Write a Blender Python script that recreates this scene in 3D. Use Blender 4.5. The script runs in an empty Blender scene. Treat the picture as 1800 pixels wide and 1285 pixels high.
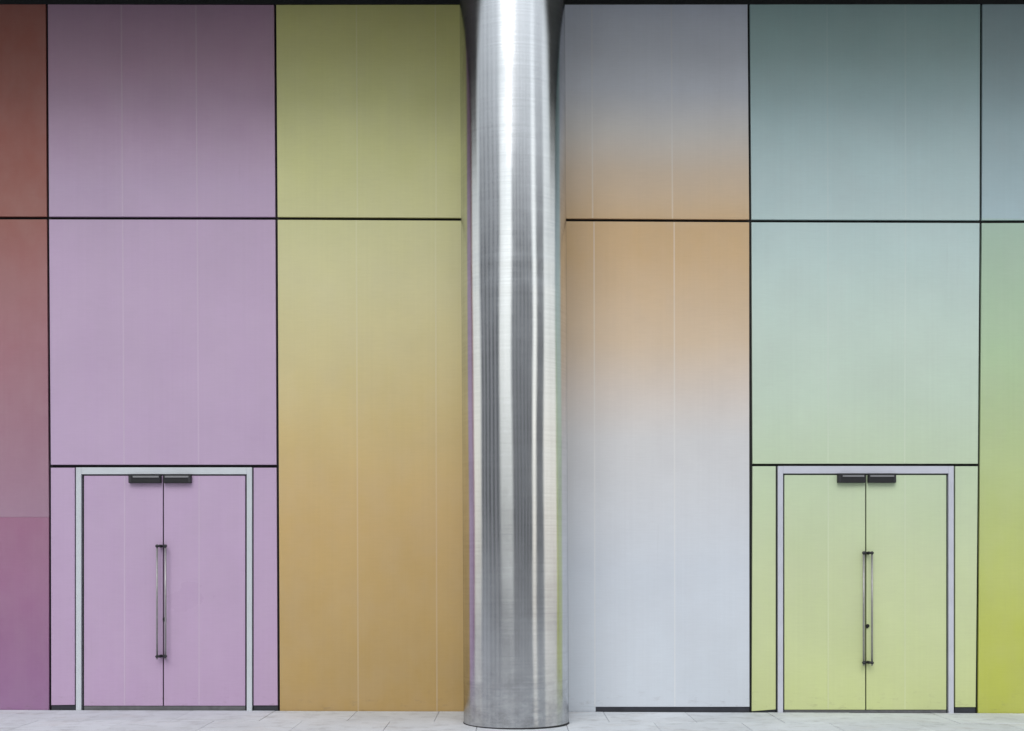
import bpy, bmesh, math, random
from mathutils import Vector, Matrix
random.seed(7)
R = math.radians
scene = bpy.context.scene
C = scene.collection

# ------------------------------------------------------------------ camera
S = 160.0            # wall scale: 160 photo pixels to the metre
CAM_D, CAM_H = 14.4, 1.6
cam_data = bpy.data.cameras.new('camera')
cam = bpy.data.objects.new('camera', cam_data); C.objects.link(cam)
cam.location = (0, -CAM_D, CAM_H)
cam.rotation_euler = (R(90), 0, 0)
cam_data.sensor_width = 36.0
cam_data.lens = 36.0 * S * CAM_D / 1800.0
cam_data.shift_y = 351.5 / 1800.0
cam_data.clip_start = 0.1; cam_data.clip_end = 3000
scene.camera = cam

# ------------------------------------------------------------------ sky, sun, exposure
SUN_EL, SUN_AZ = 45.0, -10.0      # azimuth from straight behind the camera, minus = left
world = bpy.data.worlds.new('World'); scene.world = world
world.use_nodes = True
wn, wl = world.node_tree.nodes, world.node_tree.links
for n in list(wn): wn.remove(n)
sky = wn.new('ShaderNodeTexSky'); sky.sky_type = 'NISHITA'; sky.sun_disc = False
sky.sun_elevation = R(SUN_EL); sky.sun_rotation = R(180 + SUN_AZ)
sky.dust_density = 0.2; sky.air_density = 2.0; sky.ozone_density = 1.0
hs = wn.new('ShaderNodeHueSaturation'); hs.inputs['Saturation'].default_value = 0.30   # overcast: greyed sky
bg = wn.new('ShaderNodeBackground'); bg.inputs['Strength'].default_value = 0.15
wo = wn.new('ShaderNodeOutputWorld')
wl.new(sky.outputs[0], hs.inputs['Color']); wl.new(hs.outputs[0], bg.inputs['Color']); wl.new(bg.outputs[0], wo.inputs['Surface'])

sd = bpy.data.lights.new('sun', 'SUN'); sd.energy = 1.1; sd.angle = R(34); sd.color = (1.0, 0.97, 0.94)
sun = bpy.data.objects.new('sun', sd); C.objects.link(sun)
d_sun = Vector((math.sin(R(SUN_AZ)) * math.cos(R(SUN_EL)), -math.cos(R(SUN_AZ)) * math.cos(R(SUN_EL)), math.sin(R(SUN_EL))))
sun.rotation_euler = d_sun.to_track_quat('Z', 'Y').to_euler()

scene.view_settings.view_transform = 'Standard'
scene.view_settings.look = 'None'
scene.view_settings.gamma = 1.0
scene.view_settings.exposure = 0.24
scene.view_settings.use_curve_mapping = False
scene.render.engine = 'CYCLES'

# ------------------------------------------------------------------ helpers
def X(px): return (px - 900.0) / S
def Z(py): return (1250.0 - py) / S
def lin(c):
    return tuple((v / 255 / 12.92) if v / 255 <= 0.04045 else ((v / 255 + 0.055) / 1.055) ** 2.4 for v in c)

def new_mat(name):
    m = bpy.data.materials.new(name); m.use_nodes = True
    nt = m.node_tree
    for n in list(nt.nodes): nt.nodes.remove(n)
    b = nt.nodes.new('ShaderNodeBsdfPrincipled'); o = nt.nodes.new('ShaderNodeOutputMaterial')
    nt.links.new(b.outputs[0], o.inputs[0])
    return m, nt, b

def noise(nt, vec, scale, detail=3.0, rough=0.55, stretch=None):
    if stretch:
        mp = nt.nodes.new('ShaderNodeMapping'); mp.inputs['Scale'].default_value = stretch
        nt.links.new(vec, mp.inputs['Vector']); vec = mp.outputs[0]
    n = nt.nodes.new('ShaderNodeTexNoise'); n.inputs['Scale'].default_value = scale
    n.inputs['Detail'].default_value = detail; n.inputs['Roughness'].default_value = rough
    nt.links.new(vec, n.inputs['Vector'])
    return n.outputs['Fac']

def maprange(nt, v, a, b, c, d):
    n = nt.nodes.new('ShaderNodeMapRange')
    for k, q in zip(('From Min', 'From Max', 'To Min', 'To Max'), (a, b, c, d)): n.inputs[k].default_value = q
    nt.links.new(v, n.inputs['Value'])
    return n.outputs[0]

def math2(nt, op, a, b):
    n = nt.nodes.new('ShaderNodeMath'); n.operation = op
    for i, v in enumerate((a, b)):
        if isinstance(v, (int, float)): n.inputs[i].default_value = v
        else: nt.links.new(v, n.inputs[i])
    return n.outputs[0]

def mixc(nt, f, a, b, mode='MIX'):
    n = nt.nodes.new('ShaderNodeMix'); n.data_type = 'RGBA'; n.blend_type = mode
    for idx, v in ((0, f), (6, a), (7, b)):
        if isinstance(v, (int, float)): n.inputs[idx].default_value = v
        elif isinstance(v, tuple): n.inputs[idx].default_value = (*v[:3], 1)
        else: nt.links.new(v, n.inputs[idx])
    return n.outputs[2]

def simple_mat(name, col, rough=0.5, metal=0.0, var=0.06, scale=6.0, spec=0.5, bump=0.0):
    m, nt, b = new_mat(name)
    g = nt.nodes.new('ShaderNodeNewGeometry')
    f = noise(nt, g.outputs['Position'], scale, 4)
    k = maprange(nt, f, 0.3, 0.7, 1 - var, 1 + var)
    cc = mixc(nt, 1.0, col, (1, 1, 1), 'MULTIPLY')
    vm = nt.nodes.new('ShaderNodeVectorMath'); vm.operation = 'SCALE'
    nt.links.new(cc, vm.inputs[0]); nt.links.new(k, vm.inputs['Scale'])
    nt.links.new(vm.outputs[0], b.inputs['Base Color'])
    b.inputs['Metallic'].default_value = metal
    b.inputs['Specular IOR Level'].default_value = spec
    rr = maprange(nt, noise(nt, g.outputs['Position'], scale * 3, 3), 0.3, 0.7, rough * 0.85, min(1, rough * 1.15))
    nt.links.new(rr, b.inputs['Roughness'])
    if bump:
        bp = nt.nodes.new('ShaderNodeBump'); bp.inputs['Strength'].default_value = bump; bp.inputs['Distance'].default_value = 0.002
        nt.links.new(noise(nt, g.outputs['Position'], 90, 3), bp.inputs['Height']); nt.links.new(bp.outputs[0], b.inputs['Normal'])
    return m

def print_mat(name, stops, lighten=0.0, scuff=None, seed=0.0):
    """Printed film on cladding: a vertical colour run (photo row, base colour as sRGB 0-255)."""
    m, nt, b = new_mat(name)
    g = nt.nodes.new('ShaderNodeNewGeometry'); pos = g.outputs['Position']
    sp = nt.nodes.new('ShaderNodeSeparateXYZ'); nt.links.new(pos, sp.inputs[0])
    wob = maprange(nt, noise(nt, pos, 0.35, 2), 0.3, 0.7, -0.06, 0.06)
    zz = math2(nt, 'ADD', sp.outputs['Z'], wob)
    t = maprange(nt, zz, Z(1260), Z(0), 0, 1)
    cr = nt.nodes.new('ShaderNodeValToRGB'); cr.color_ramp.interpolation = 'LINEAR'
    st = sorted(((1260 - y) / 1260.0, c) for y, c in stops)
    el = cr.color_ramp.elements
    while len(el) < len(st): el.new(0.5)
    for e, (p, c) in zip(el, st): e.position = p; 
    for e, (p, c) in zip(el, st): e.color = (*lin(c), 1)
    nt.links.new(t, cr.inputs[0])
    col = cr.outputs[0]
    # broad mottling of the film, fine vertical print lines, weave
    off = nt.nodes.new('ShaderNodeVectorMath'); off.operation = 'ADD'; off.inputs[1].default_value = (seed * 3.1, seed, seed * 1.7)
    nt.links.new(pos, off.inputs[0]); pv = off.outputs[0]
    a = maprange(nt, noise(nt, pv, 1.3, 4), 0.3, 0.7, 0.965, 1.035)
    c2 = maprange(nt, noise(nt, pv, 1.0, 5, 0.65, (34, 1, 0.35)), 0.3, 0.7, 0.984, 1.016)
    c3 = maprange(nt, noise(nt, pv, 1.0, 2, 0.5, (6, 1, 60)), 0.3, 0.7, 0.985, 1.015)
    k = math2(nt, 'MULTIPLY', math2(nt, 'MULTIPLY', a, c2), c3)
    vm = nt.nodes.new('ShaderNodeVectorMath'); vm.operation = 'SCALE'
    nt.links.new(col, vm.inputs[0]); nt.links.new(k, vm.inputs['Scale']); col = vm.outputs[0]
    # slight hue drift of the print
    hue = maprange(nt, noise(nt, pv, 2.2, 3, 0.6, (1.6, 1, 1)), 0.35, 0.65, 0.0, 0.06)
    col = mixc(nt, hue, col, (0.55, 0.50, 0.50))
    if lighten: col = mixc(nt, lighten, col, (0.84, 0.82, 0.79))
    # grime: splash marks and specks near the paving, runs
    near = maprange(nt, sp.outputs['Z'], 0.0, 0.30, 1.0, 0.0)
    g1 = maprange(nt, noise(nt, pv, 1.0, 5, 0.7, (7, 1, 16)), 0.56, 0.72, 0.0, 0.42)
    col = mixc(nt, math2(nt, 'MULTIPLY', near, g1), col, (0.16, 0.13, 0.11))
    g2 = maprange(nt, noise(nt, pv, 1.0, 4, 0.6, (22, 1, 1.1)), 0.66, 0.82, 0.0, 0.10)
    col = mixc(nt, g2, col, (0.20, 0.18, 0.16))
    rough = maprange(nt, noise(nt, pv, 3.0, 4), 0.3, 0.7, 0.36, 0.50)
    if scuff:      # patch polished by wiping
        cx, cz, rx, rz = scuff
        mp = nt.nodes.new('ShaderNodeMapping'); mp.vector_type = 'TEXTURE'
        mp.inputs['Location'].default_value = (cx, 0, cz); mp.inputs['Scale'].default_value = (rx, 50, rz)
        nt.links.new(pos, mp.inputs['Vector'])
        ln = nt.nodes.new('ShaderNodeVectorMath'); ln.operation = 'LENGTH'; nt.links.new(mp.outputs[0], ln.inputs[0])
        dd = math2(nt, 'ADD', ln.outputs['Value'], maprange(nt, noise(nt, pos, 1.0, 5, 0.7, (4, 1, 6)), 0.3, 0.7, -0.20, 0.20))
        rough = math2(nt, 'SUBTRACT', rough, maprange(nt, dd, 1.0, 0.1, 0.0, 0.22))     # rubbed smoother, same colour
    nt.links.new(col, b.inputs['Base Color'])
    nt.links.new(rough, b.inputs['Roughness'])
    b.inputs['Specular IOR Level'].default_value = 0.4
    bp = nt.nodes.new('ShaderNodeBump'); bp.inputs['Strength'].default_value = 0.10; bp.inputs['Distance'].default_value = 0.01
    nt.links.new(noise(nt, pv, 0.9, 2), bp.inputs['Height']); nt.links.new(bp.outputs[0], b.inputs['Normal'])
    return m

def obj(name, bm, mat, parent=None, smooth=False):
    me = bpy.data.meshes.new(name)
    bmesh.ops.recalc_face_normals(bm, faces=bm.faces)
    bm.to_mesh(me); bm.free()
    if smooth:
        for p in me.polygons: p.use_smooth = True
    me.materials.append(mat)
    o = bpy.data.objects.new(name, me); C.objects.link(o)
    if parent: o.parent = parent
    return o

def empty(name, loc=(0, 0, 0)):
    o = bpy.data.objects.new(name, None); C.objects.link(o); o.location = loc
    o.empty_display_size = 0.2
    return o

def tag(o, label=None, cat=None, group=None, kind=None):
    if label: o['label'] = label
    if cat: o['category'] = cat
    if group: o['group'] = group
    if kind: o['kind'] = kind
    return o

def add_hexa(bm, q, y0, y1, bev=0.0):
    """q: four (x, z) corners counter-clockwise; prism from y0 (front) to y1 (back)."""
    f = [bm.verts.new((x, y0, z)) for x, z in q]; k = [bm.verts.new((x, y1, z)) for x, z in q]
    bm.faces.new(f); bm.faces.new(list(reversed(k)))
    for i in range(4):
        j = (i + 1) % 4
        bm.faces.new((f[i], k[i], k[j], f[j]))
    if bev:
        es = [e for e in bm.edges if e.verts[0] in f and e.verts[1] in f]
        bmesh.ops.bevel(bm, geom=es, offset=bev, segments=2, affect='EDGES', profile=0.5)

def slab(name, q, y0, y1, mat, parent, bev=0.0):
    bm = bmesh.new(); add_hexa(bm, q, y0, y1, bev)
    return obj(name, bm, mat, parent)

def add_box(bm, x0, x1, y0, y1, z0, z1, bev=0.0, seg=2):
    v = bmesh.ops.create_cube(bm, size=1.0)['verts']
    bmesh.ops.transform(bm, verts=v, matrix=Matrix.Translation(((x0 + x1) / 2, (y0 + y1) / 2, (z0 + z1) / 2)) @ Matrix.Diagonal((x1 - x0, y1 - y0, z1 - z0, 1)))
    if bev:
        es = list({e for q in v for e in q.link_edges})
        bmesh.ops.bevel(bm, geom=es, offset=bev, segments=seg, affect='EDGES', profile=0.5)

def box(name, x0, x1, y0, y1, z0, z1, mat, parent=None, bev=0.0):
    bm = bmesh.new(); add_box(bm, x0, x1, y0, y1, z0, z1, bev)
    return obj(name, bm, mat, parent)

def add_tube(bm, p, q, r, seg=14):
    p, q = Vector(p), Vector(q); d = q - p
    v = bmesh.ops.create_cone(bm, cap_ends=True, segments=seg, radius1=r, radius2=r, depth=d.length)['verts']
    bmesh.ops.transform(bm, verts=v, matrix=Matrix.Translation((p + q) / 2) @ d.to_track_quat('Z', 'Y').to_matrix().to_4x4())

# ------------------------------------------------------------------ materials
M_joint = simple_mat('black_gasket', (0.012, 0.011, 0.013), 0.7)
M_plinth = simple_mat('charcoal_plinth', (0.030, 0.032, 0.042), 0.6, var=0.2, scale=9)
M_soffit = simple_mat('dark_soffit', (0.016, 0.018, 0.018), 0.7, var=0.15, scale=2)
M_frame_cool = simple_mat('anodised_frame', (0.58, 0.61, 0.64), 0.42, metal=0.0, var=0.05, scale=4)
M_frame_grey = simple_mat('anodised_frame_grey', (0.56, 0.57, 0.64), 0.42, metal=0.0, var=0.05, scale=4)
M_reveal = simple_mat('dark_reveal', (0.025, 0.028, 0.032), 0.6)
M_seal = simple_mat('grey_threshold', (0.12, 0.12, 0.125), 0.5, var=0.2, scale=12)
M_closer = simple_mat('closer_body', (0.022, 0.022, 0.024), 0.55, spec=0.3)
M_closer_rail = simple_mat('closer_rail', (0.22, 0.22, 0.23), 0.45)
M_handle = simple_mat('handle_steel', (0.36, 0.35, 0.35), 0.42, metal=0.7, var=0.12, scale=30)
M_bracket = simple_mat('handle_bracket', (0.05, 0.05, 0.055), 0.45, metal=0.6)
M_lock = simple_mat('lock_black', (0.012, 0.012, 0.012), 0.5)

# brushed stainless steel, grain running round the shaft
M_steel, nt, b = new_mat('brushed_stainless')
out = b.outputs[0].links[0].to_node
nt.nodes.remove(b)
g = nt.nodes.new('ShaderNodeTexCoord'); oc = g.outputs['Object']
gl = nt.nodes.new('ShaderNodeBsdfAnisotropic'); gl.distribution = 'BECKMANN'
line = noise(nt, oc, 1.0, 6, 0.7, (1.2, 1.2, 75))
blot = noise(nt, oc, 1.0, 5, 0.65, (2.5, 2.5, 1.3))
vert = noise(nt, oc, 1.0, 4, 0.6, (14, 14, 0.25))
k = math2(nt, 'ADD', maprange(nt, line, 0.3, 0.7, -0.07, 0.07), maprange(nt, blot, 0.3, 0.7, 0.88, 1.04))
k = math2(nt, 'ADD', k, maprange(nt, vert, 0.3, 0.7, -0.05, 0.05))
sz = nt.nodes.new('ShaderNodeSeparateXYZ'); nt.links.new(oc, sz.inputs[0])     # painted darkening of the ground reflection low on the shaft, broken by noise
refl_dark = math2(nt, 'MULTIPLY', maprange(nt, sz.outputs['Z'], 0.0, 0.9, 1.0, 0.0), maprange(nt, noise(nt, oc, 1.0, 6, 0.75, (5, 5, 9)), 0.36, 0.66, 0.04, 0.42))
k = math2(nt, 'MULTIPLY', k, math2(nt, 'SUBTRACT', 1.0, refl_dark))
vm = nt.nodes.new('ShaderNodeVectorMath'); vm.operation = 'SCALE'; vm.inputs[0].default_value = (0.68, 0.685, 0.70)
nt.links.new(k, vm.inputs['Scale']); nt.links.new(vm.outputs[0], gl.inputs['Color'])
nt.links.new(maprange(nt, math2(nt, 'ADD', math2(nt, 'MULTIPLY', line, 0.3), math2(nt, 'MULTIPLY', blot, 0.7)), 0.35, 0.65, 0.19, 0.25), gl.inputs['Roughness'])
gl.inputs['Anisotropy'].default_value = 0.44
gl.inputs['Rotation'].default_value = 0.0
tg = nt.nodes.new('ShaderNodeTangent'); tg.direction_type = 'RADIAL'; tg.axis = 'Z'
nt.links.new(tg.outputs[0], gl.inputs['Tangent'])
nt.links.new(gl.outputs[0], out.inputs[0])

# pale paving stone
def paving_mat(name, base, seed):
    m, nt, b = new_mat(name)
    ge = nt.nodes.new('ShaderNodeNewGeometry'); pos = ge.outputs['Position']
    oi = nt.nodes.new('ShaderNodeObjectInfo')
    big = maprange(nt, noise(nt, pos, 0.9, 5, 0.6), 0.3, 0.7, 0.0, 1.0)
    col = mixc(nt, big, tuple(v * 0.86 for v in base), tuple(min(1, v * 1.10) for v in base))
    sm = maprange(nt, noise(nt, pos, 4.5, 6, 0.7), 0.50, 0.70, 0.0, 0.42)
    col = mixc(nt, sm, col, (0.27, 0.26, 0.26))
    wm = maprange(nt, noise(nt, pos, 2.1, 3), 0.56, 0.72, 0.0, 0.18)
    col = mixc(nt, wm, col, (0.58, 0.50, 0.44))
    gr = maprange(nt, noise(nt, pos, 120, 3), 0.3, 0.7, 0.93, 1.07)
    pr = maprange(nt, oi.outputs['Random'], 0, 1, 0.94, 1.05)
    vm = nt.nodes.new('ShaderNodeVectorMath'); vm.operation = 'SCALE'
    nt.links.new(col, vm.inputs[0]); nt.links.new(math2(nt, 'MULTIPLY', gr, pr), vm.inputs['Scale'])
    nt.links.new(vm.outputs[0], b.inputs['Base Color'])
    b.inputs['Roughness'].default_value = 0.75
    bp = nt.nodes.new('ShaderNodeBump'); bp.inputs['Strength'].default_value = 0.25; bp.inputs['Distance'].default_value = 0.003
    nt.links.new(noise(nt, pos, 60, 4), bp.inputs['Height']); nt.links.new(bp.outputs[0], b.inputs['Normal'])
    return m
M_paver = paving_mat('pale_paving_stone', (0.64, 0.665, 0.70), 1)
M_bed = simple_mat('paving_bed', (0.52, 0.53, 0.54), 0.9, var=0.2, scale=3, bump=0.3)
M_ground = simple_mat('plaza_concrete', (0.24, 0.24, 0.245), 0.85, var=0.15, scale=0.4, bump=0.3)

# print colour runs (photo row -> colour of the film itself)
LILAC = [(0, (180, 147, 168)), (120, (184, 149, 171)), (220, (186, 155, 181)), (330, (189, 164, 192)), (600, (190, 165, 193)), (800, (189, 164, 193)), (1260, (187, 159, 189))]
STEP_TOP = [(0, (164, 104, 92)), (225, (155, 88, 76)), (383, (153, 97, 88)), (600, (160, 111, 119)), (908, (160, 126, 146))]
STEP_LOW = [(909, (157, 109, 135)), (1260, (149, 108, 147))]
OLIVE = [(0, (216, 214, 140)), (275, (211, 210, 146)), (400, (208, 205, 152)), (500, (209, 202, 153)), (630, (208, 194, 142)), (750, (206, 183, 127)), (850, (203, 174, 118)), (930, (198, 167, 111)), (1200, (180, 150, 94)), (1260, (178, 147, 92))]
PEACH = [(0, (222, 228, 240)), (150, (220, 222, 230)), (225, (216, 210, 204)), (300, (211, 190, 166)), (400, (206, 173, 129)), (450, (207, 175, 133)), (600, (212, 189, 162)), (690, (215, 203, 193)), (770, (213, 211, 211)), (1000, (208, 213, 221)), (1260, (206, 212, 219))]
TEAL = [(0, (172, 202, 198)), (200, (180, 204, 205)), (350, (186, 207, 207)), (450, (191, 211, 207)), (600, (196, 213, 200)), (700, (196, 213, 194)), (820, (196, 212, 180)), (1000, (201, 211, 166)), (1210, (200, 208, 148)), (1260, (198, 206, 144))]
LIME = [(0, (168, 190, 192)), (384, (172, 194, 199)), (392, (170, 194, 176)), (600, (176, 200, 164)), (800, (183, 198, 143)), (900, (186, 197, 126)), (1000, (188, 196, 112)), (1100, (186, 192, 92)), (1210, (184, 189, 86)), (1260, (181, 185, 82))]

# ------------------------------------------------------------------ ground and paving
SLOPE = 0.0035     # the paving falls gently to the right
gm = bmesh.new(); bmesh.ops.create_grid(gm, x_segments=2, y_segments=2, size=600)
ground = tag(obj('ground', gm, M_ground), kind='structure'); ground.location = (0, 0, -0.10); ground.rotation_euler = (0, SLOPE, 0)

pavement = box('pavement', -15.3, 15.3, -7.3, 0.06, -0.14, -0.028, M_bed); tag(pavement, kind='structure')
pavement.location = (0, 0, -0.004); pavement.rotation_euler = (0, SLOPE, 0)
PW, PD = 0.90, 0.94
XJ0, XJ1 = X(-322), X(2124)
pbm = bmesh.new(); add_box(pbm, -PW / 2 + 0.0025, PW / 2 - 0.0025, -PD / 2 + 0.0025, PD / 2 - 0.0025, -0.03, 0.0, 0.002, 1)
pme = None
box('wall_joint', XJ0, XJ1, -0.012, -0.003, -0.03, -0.003, M_plinth, pavement)
row = 0; y = -0.012
while y > -7.0:
    sh = 0.45 if row % 2 else 0.0
    x = -15.2 + sh
    while x + PW < 15.3:
        if pme is None:
            p = obj('paver', pbm, M_paver, pavement); pme = p.data
        else:
            p = bpy.data.objects.new('paver', pme); C.objects.link(p); p.parent = pavement
        p.location = (x + PW / 2, y - PD / 2, random.uniform(-0.0015, 0.0015))
        x += PW
    y -= PD; row += 1

# ------------------------------------------------------------------ the panelled facade
def interp(pts, v):
    if v <= pts[0][0]: return pts[0][1]
    for (a, b_), (c, d) in zip(pts, pts[1:]):
        if v <= c: return b_ + (d - b_) * (v - a) / (c - a)
    return pts[-1][1]
J0 = [(8, 82), (390, 84.2), (900, 87.8), (1250, 88)]
J1 = [(8, 483.5), (390, 486), (1250, 490)]
J2 = [(8, 902), (1250, 905)]
J3 = [(8, 1316), (390, 1319), (850, 1321), (1250, 1319.5)]
J4 = [(8, 1725), (390, 1724), (820, 1721), (1250, 1717)]
def off(d): return lambda j: [(a, b_ + d) for a, b_ in j]
JL1, JR1 = off(-402)(J0), off(402)(J4)
HMID = [(0, 383), (486, 383.7), (812, 385.5), (1000, 386.3), (1319, 388.2), (1724, 389.5), (1800, 389)]
HTOP = [(0, 7.5), (490, 8.5), (1000, 8), (1800, 7.5)]
G = 2.1             # half a joint, photo pixels

XL, XR = X(-322), X(2124)      # the wall ends one panel beyond each door bay
facade = empty('building_facade')
tag(facade, 'long wall of tall colour-graded cladding panels with black joints behind the column', 'wall')
box('backing_wall', XL, XR, 0.05, 0.35, -0.1, Z(-30), M_joint, facade)

def pt(jx, y, dx): return (X(interp(jx, y) + dx), Z(y))
def panel(jl, jr, ytop, ybot, mat, label=None, seams=(), smat=None, gl=G, gr=G, yfront=0.0):
    """ytop / ybot: functions of x in photo rows."""
    xl, xr = interp(jl, 600), interp(jr, 600)
    q = []
    for jx, dx, fy in ((jl, gl, ybot), (jr, -gr, ybot), (jr, -gr, ytop), (jl, gl, ytop)):
        yy = fy(interp(jx, 600))
        q.append((X(interp(jx, yy) + dx), Z(yy)))
    o = slab('panel', q, yfront, yfront + 0.035, mat, facade, 0.002)
    if label: o['label'] = label
    for f in seams:                                   # film seam: a thin pale overlap strip
        (x0, z0), (x1, z1), (x2, z2), (x3, z3) = q
        xb, xt = x0 + (x1 - x0) * f, x3 + (x2 - x3) * f
        zb, zt = z0 + (z1 - z0) * f + 0.004, z3 + (z2 - z3) * f - 0.004
        w = 0.008
        slab('seam', [(xb - w, zb), (xb + w, zb), (xt + w, zt), (xt - w, zt)], yfront - 0.0012, yfront + 0.004, smat, o)
    return o
k = lambda v: (lambda x: v)
top = lambda x: interp(HTOP, x)
mid_u = lambda x: interp(HMID, x) - 2.6
mid_l = lambda x: interp(HMID, x) + 2.6
def pair(tag_, stops, pale=0.12, **kw):
    return print_mat(tag_, stops, **kw), print_mat(tag_ + '_seam', stops, lighten=pale)

mat_l, smat_l = pair('lilac_print', LILAC, seed=1)
mat_s, smat_s = pair('rose_print', STEP_TOP, seed=2)
mat_s2, _ = pair('mauve_print', STEP_LOW, seed=3)
mat_o, smat_o = pair('olive_ochre_print', OLIVE, seed=4)
mat_p, smat_p = pair('grey_peach_white_print', PEACH, pale=0.28, seed=5)
mat_t, smat_t = pair('teal_lime_print', TEAL, seed=6)
mat_r, smat_r = pair('blue_lime_print', LIME, seed=7)
SE = (1 / 3, 2 / 3)
GRD = k(1260)       # below the paving
# leftmost column
panel(JL1, J0, top, mid_u, mat_s, 'dark rust upper panel at the left edge', SE, smat_s)
panel(JL1, J0, mid_l, k(908.9), mat_s, 'dusty rose panel left of the lilac door')
panel(JL1, J0, k(909.1), GRD, mat_s2, 'mauve lower panel at the left edge', yfront=-0.0015)
# lilac
SEL = (0.325, 0.655)
panel(J0, J1, top, mid_u, mat_l, 'shaded lilac upper panel', SEL, smat_l)
panel(J0, J1, mid_l, k(816.8), mat_l, 'lilac panel above the lilac door', SEL, smat_l)
# olive to ochre
panel(J1, J2, top, mid_u, mat_o, 'olive green upper panel', (0.34, 0.675), smat_o)
panel(J1, J2, mid_l, GRD, mat_o, 'tall panel running from pale olive to ochre', (0.335, 0.672), smat_o)
# grey / peach / white
panel(J2, J3, top, mid_u, mat_p, 'grey upper panel turning peach at its foot', (0.332, 0.673), smat_p)
xs = 1047.0
JS = [(8, xs), (1250, xs)]
o = panel(J2, J3, mid_l, k(1242.5), mat_p, 'tall panel running from peach to pale bluish white', (0.338, 0.68), smat_p)
panel(J2, JS, k(1242.6), GRD, mat_p, gr=0)
slab('plinth', [(X(xs), Z(1262)), (X(1317.4), Z(1262)), (X(1317.4), Z(1243.2)), (X(xs), Z(1243))], 0.012, 0.045, M_plinth, facade)
# teal
SER = (0.335, 0.675)
panel(J3, J4, top, mid_u, mat_t, 'dark teal upper panel', SER, smat_t)
panel(J3, J4, mid_l, k(815), mat_t, 'mint green panel above the lime door', SER, smat_t)
# right column
panel(J4, JR1, top, mid_u, mat_r, 'blue grey upper panel at the right edge', SE, smat_r)
panel(J4, JR1, mid_l, GRD, mat_r, 'tall panel running from sage to acid lime')

# narrow panels either side of the doors, with their plinths
def side(xl_j, xr, ytop, ybl, ybr, ypl, mat, left, label):
    if left:
        x0t, x0b, x1 = interp(xl_j, ytop) + G, interp(xl_j, ybl) + G, xr
        q = [(X(x0b), Z(ybl)), (X(x1), Z(ybr)), (X(x1), Z(ytop)), (X(x0t), Z(ytop))]
    else:
        x1t, x1b, x0 = interp(xl_j, ytop) - G, interp(xl_j, ybr) - G, xr
        q = [(X(x0), Z(ybl)), (X(x1b), Z(ybr)), (X(x1t), Z(ytop)), (X(x0), Z(ytop))]
    o = slab('panel', q, 0.0, 0.035, mat, facade, 0.002); o['label'] = label
    xa, xb = q[0][0], q[1][0]
    slab('plinth', [(xa, Z(1262)), (xb, Z(1262)), (xb, q[1][1] - 0.002), (xa, q[0][1] - 0.002)], 0.014, 0.045, M_plinth, facade)
side(J0, 131.3, 822.2, 1239.5, 1239, 1247, mat_l, True, 'narrow lilac panel left of the lilac door')
side(J1, 445.8, 822.2, 1240, 1240, 1247, mat_l, False, 'narrow lilac panel right of the lilac door')
side(J3, 1363.6, 819.6, 1250.2, 1247, 1252, mat_t, True, 'narrow lime panel left of the lime door')
side(J4, 1679.2, 819.6, 1243, 1243, 1252, mat_t, False, 'narrow lime panel right of the lime door')

# head of the wall and the soffit that shades it
box('head_trim', XL, XR, -0.012, 0.05, Z(7.0), Z(-20), M_soffit, facade)
SOFF = 1.9
zs = Z(-2)
M_under = simple_mat('soffit_panels', (0.075, 0.073, 0.070), 0.6, var=0.15, scale=2)
soff = box('soffit', XL, XR, -SOFF, -0.0125, zs, zs + 0.25, M_under, facade)
M_upper = simple_mat('upper_cladding', (0.30, 0.31, 0.33), 0.5, scale=0.5)
box('upper_storey', XL, XR, -SOFF + 0.002, 9.0, zs + 0.252, zs + 7.0, M_upper, facade)
box('end_wall', XL + 0.05, XL + 0.3, 0.352, 8.9, -0.1, zs + 0.25, M_upper, facade)
box('end_wall', XR - 0.3, XR - 0.05, 0.352, 8.9, -0.1, zs + 0.25, M_upper, facade)

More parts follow.
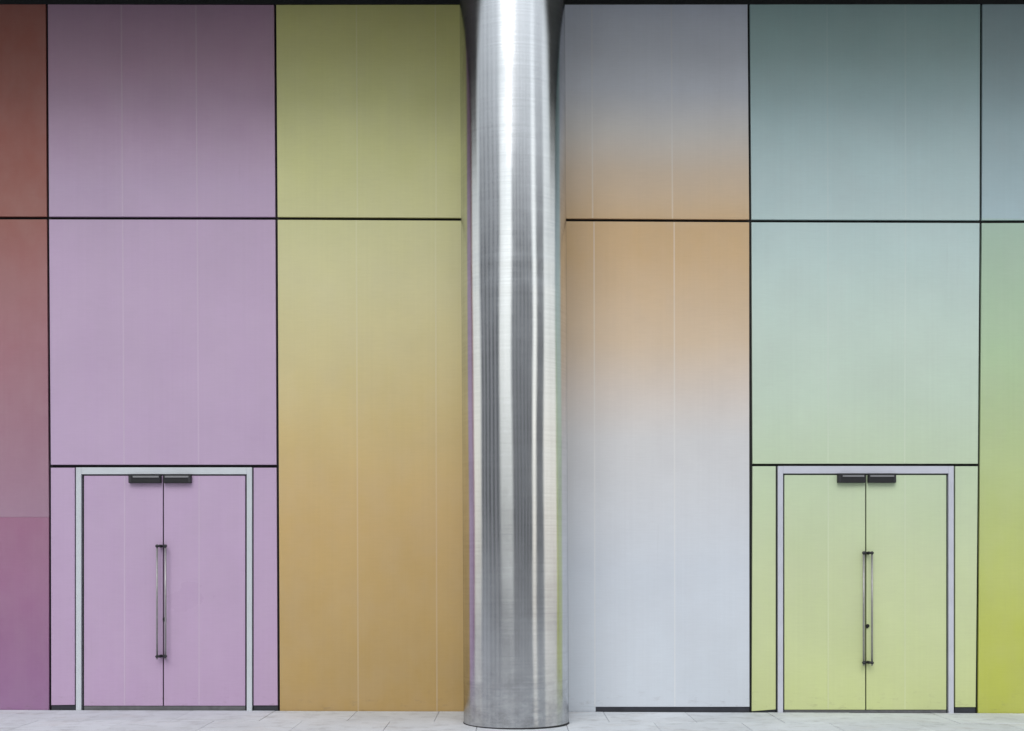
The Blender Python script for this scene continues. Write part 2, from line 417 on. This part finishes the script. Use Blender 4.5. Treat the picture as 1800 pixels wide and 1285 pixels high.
# ------------------------------------------------------------------ double doors
def double_door(label, fx0, fx1, ftop, lx0, lx1, gap, ltop, lbot, fbot, closers, handles, hy, lock, mat, smat, fmat, seams, frame_w, dark_l, scuff_mat=None):
    d = empty('double_door', (X(gap), 0, Z(fbot)))
    tag(d, label, 'door', 'double doors in the panelled wall')
    base = Vector((X(gap), 0, Z(fbot)))
    def put(o, parent=d):
        o.parent = parent
        return o
    inv = Matrix.Translation(-base)
    def mk(name, bm, m, parent=d, smooth=False):
        bmesh.ops.transform(bm, verts=bm.verts, matrix=inv)
        o = obj(name, bm, m, parent, smooth)
        return o
    def bxp(name, x0, x1, y0, y1, py0, py1, m, parent=d, bev=0.0):
        bm = bmesh.new(); add_box(bm, X(x0), X(x1), y0, y1, Z(py1), Z(py0), bev); return mk(name, bm, m, parent)
    zf = fbot + 6
    # dark reveal behind, then light frame members
    bxp('reveal', fx0 - 1.5, fx1 + 1.5, 0.036, 0.049, ftop - 0.6, zf, M_reveal)
    fr = bxp('door_frame', fx0, fx0 + frame_w, -0.012, 0.036, ftop, zf, fmat, bev=0.003)
    bxp('door_frame', fx1 - frame_w, fx1, -0.012, 0.036, ftop, zf, fmat, bev=0.003)
    bxp('door_frame', fx0 + frame_w + 0.05, fx1 - frame_w - 0.05, -0.012, 0.036, ftop, ltop - 2.6, fmat, bev=0.003)
    bxp('threshold', lx0, lx1, 0.004, 0.0355, lbot + 1.0, zf, M_seal, bev=0.002)
    # leaves
    for i, (a, b_) in enumerate(((lx0, gap - 1.1), (gap + 1.1, lx1))):
        lf = bxp('door_leaf', a, b_, 0.002, 0.034, ltop, lbot, scuff_mat if (scuff_mat and i == 1) else mat, bev=0.002)
        for s in seams:
            if a < s < b_: bxp('seam', s - 1.3, s + 1.3, 0.0008, 0.006, ltop + 1, lbot - 1, smat, lf)
        # closer: a dark body with a pale slide rail above
        cx0, cx1 = closers[i]; cy0, cy1 = closers[2], closers[3]
        cl = bxp('door_closer', cx0, cx1, -0.055, 0.002, cy0 + 0.8, cy1, M_closer, d, bev=0.006)
        inner0, inner1 = (cx0 + 8, cx1 - 3) if i == 0 else (cx0 + 3, cx1 - 4)
        bxp('slide_rail', inner0, inner1, -0.062, -0.0555, cy0 + 2.6, cy0 + 5.6, M_closer_rail, cl, bev=0.002)
        bxp('end_cap', (cx0 + 0.5) if i == 0 else (cx1 - 4.5), (cx0 + 5) if i == 0 else (cx1 - 0.5), -0.058, -0.0552, cy0 + 3, cy1 - 1, M_bracket, cl)
        # pull handle: long tube on offset brackets
        hx = handles[i]; y0, y1 = hy
        bm = bmesh.new(); add_tube(bm, (X(hx), -0.075, Z(y1 + 4)), (X(hx), -0.075, Z(y0 - 1)), 0.0105, 20)
        h = mk('pull_handle', bm, M_handle, lf, True)
        inward = 1 if i == 0 else -1
        for yy in (y0 + 2, y1 - 1):
            bm = bmesh.new()
            add_tube(bm, (X(hx), -0.075, Z(yy)), (X(hx + inward * 5), -0.045, Z(yy)), 0.014, 12)
            add_tube(bm, (X(hx + inward * 4.2), -0.05, Z(yy)), (X(hx + inward * 4.2), 0.004, Z(yy)), 0.017, 12)
            add_tube(bm, (X(hx), -0.092, Z(yy)), (X(hx), -0.060, Z(yy)), 0.0155, 12)
            mk('handle_bracket', bm, M_bracket, lf, True)
    # lock on the right leaf (last leaf built)
    bm = bmesh.new(); add_tube(bm, (X(lock[0]), -0.012, Z(lock[1])), (X(lock[0]), 0.006, Z(lock[1])), 0.019, 16)
    add_box(bm, X(lock[0] - 2.2), X(lock[0] + 0.5), -0.010, 0.006, Z(lock[1] + 4.5), Z(lock[1]), 0.002, 1)
    mk('lock_cylinder', bm, M_lock, lf)
    return d
mat_ld = print_mat('lilac_print_wiped', LILAC, seed=1, scuff=(X(336), Z(1054), 0.52, 0.40))
double_door('lilac double door with pale metal frame and long pull handles left of the column',
            134, 443.2, 821.8, 147.6, 430.8, 287, 836.3, 1240.6, 1246.5,
            [(228, 284.5), (289, 337.5), 834.6, 849.5], (279.3, 294), (958, 1154), (289.6, 1088),
            mat_l, smat_l, M_frame_cool, (219, 350), 9.2, True, mat_ld)
double_door('lime green double door with pale metal frame and long pull handles right of the column',
            1367, 1676.0, 819.4, 1379, 1663.5, 1522, 835, 1247.6, 1252.5,
            [(1471, 1519.7), (1524.4, 1573), 833.3, 849], (1515, 1529.6), (970, 1165), (1525, 1100),
            mat_t, smat_t, M_frame_grey, (1456, 1591), 9.2, False)

# ------------------------------------------------------------------ steel column
COL_Y, COL_R = -1.04, 0.536
col = empty('steel_column', (0.0435, COL_Y, -0.02))
tag(col, 'tall round brushed stainless steel column standing before the panelled wall', 'column')
bm = bmesh.new()
SEG, NZ, HT = 160, 220, zs + 0.05
rings = []
for i in range(NZ + 1):
    z = HT * i / NZ
    rg = []
    for j in range(SEG):
        a = 2 * math.pi * j / SEG
        r = COL_R + 0.0010 * math.sin(3 * a + 0.7 * z) + 0.0007 * math.sin(7 * a - 1.3 * z + 1) + 0.0008 * math.sin(1.9 * z + 2 * a)
        r += 0.0009 * (math.exp(-((z - 4.62) / 0.05) ** 2) + math.exp(-((z - 4.36) / 0.06) ** 2) + 0.8 * math.exp(-((z - 0.47) / 0.06) ** 2))
        r += 0.0007 * math.sin(5 * a + 2.3 * z) * math.sin(0.9 * z + 1.1)
        rg.append(bm.verts.new((r * math.cos(a), r * math.sin(a), z)))
    rings.append(rg)
for i in range(NZ):
    for j in range(SEG):
        bm.faces.new((rings[i][j], rings[i][(j + 1) % SEG], rings[i + 1][(j + 1) % SEG], rings[i + 1][j]))
shaft = obj('shaft', bm, M_steel, col, True)
bm = bmesh.new()
bmesh.ops.create_cone(bm, cap_ends=True, segments=96, radius1=COL_R + 0.006, radius2=COL_R + 0.003, depth=0.03)
o = obj('base_seal', bm, M_joint, col); o.location = (0, 0, 0.014)
bm = bmesh.new()
bmesh.ops.create_cone(bm, cap_ends=True, segments=96, radius1=COL_R + 0.03, radius2=COL_R + 0.03, depth=0.03)
o = obj('ceiling_collar', bm, M_soffit, col); o.location = (0, 0, HT - 0.06)
col.rotation_euler = (0, R(-0.30), 0)

# ------------------------------------------------------------------ invented buildings across the plaza, shaped for the bands mirrored in the column
M_win = simple_mat('window_glass', (0.03, 0.04, 0.05), 0.12, spec=0.6)
M_fin = simple_mat('pale_pilaster', (0.78, 0.78, 0.78), 0.7, scale=0.5)
def far_building(label, a0, a1, dist, h, depth, colr, floors, bays):
    """a0..a1: bearing in degrees as seen from the column, 0 = straight out from the wall."""
    m = simple_mat('render_' + str(int(a0)), colr, 0.8, scale=0.3)
    p0 = Vector((math.sin(R(a0)) * dist, -math.cos(R(a0)) * dist)); p1 = Vector((math.sin(R(a1)) * dist, -math.cos(R(a1)) * dist))
    mid = (p0 + p1) / 2; w = (p1 - p0).length; ang = math.atan2(p1.y - p0.y, p1.x - p0.x)
    o = empty('invented_building', (mid.x, mid.y, -0.1)); o.rotation_euler = (0, 0, ang)
    tag(o, label, 'building', 'invented buildings across the plaza')
    box('wall', -w / 2, w / 2, -depth, 0, 0, h, m, o)
    box('roof', -w / 2 - 0.3, w / 2 + 0.3, -depth - 0.3, 0.3, h, h + 0.5, M_upper, o)
    for c in range(bays + 1): box('pilaster', -w / 2 + c * w / bays - 0.8, -w / 2 + c * w / bays + 0.8, 0.0, 0.5, 0, h - 0.01, M_fin, o)  # pale fins added to streak the reflection in the column
    me = None
    fh, bw = h / floors, w / bays
    for f in range(floors):
        for c in range(bays):
            if me is None:
                q = box('window', -bw * 0.2, bw * 0.2, -0.05, 0.06, -fh * 0.42, fh * 0.42, M_win, o); me = q.data
            else:
                q = bpy.data.objects.new('window', me); C.objects.link(q); q.parent = o
            q.location = (-w / 2 + bw * (c + 0.5), 0, fh * (f + 0.5))
far_building('invented grey office block mirrored left of the middle of the column', -76, -31, 42, 19, 12, (0.72, 0.72, 0.76), 5, 5)
far_building('invented dark office block mirrored right of the middle of the column', -4, 37, 46, 20, 14, (0.58, 0.58, 0.63), 5, 6)
far_building('invented pale office block mirrored near the right side of the column', 47, 64, 60, 26, 14, (0.60, 0.60, 0.61), 6, 4)
far_building('invented low pale hall mirrored in the middle of the column', -32, -3, 95, 10, 14, (0.74, 0.73, 0.78), 2, 6)
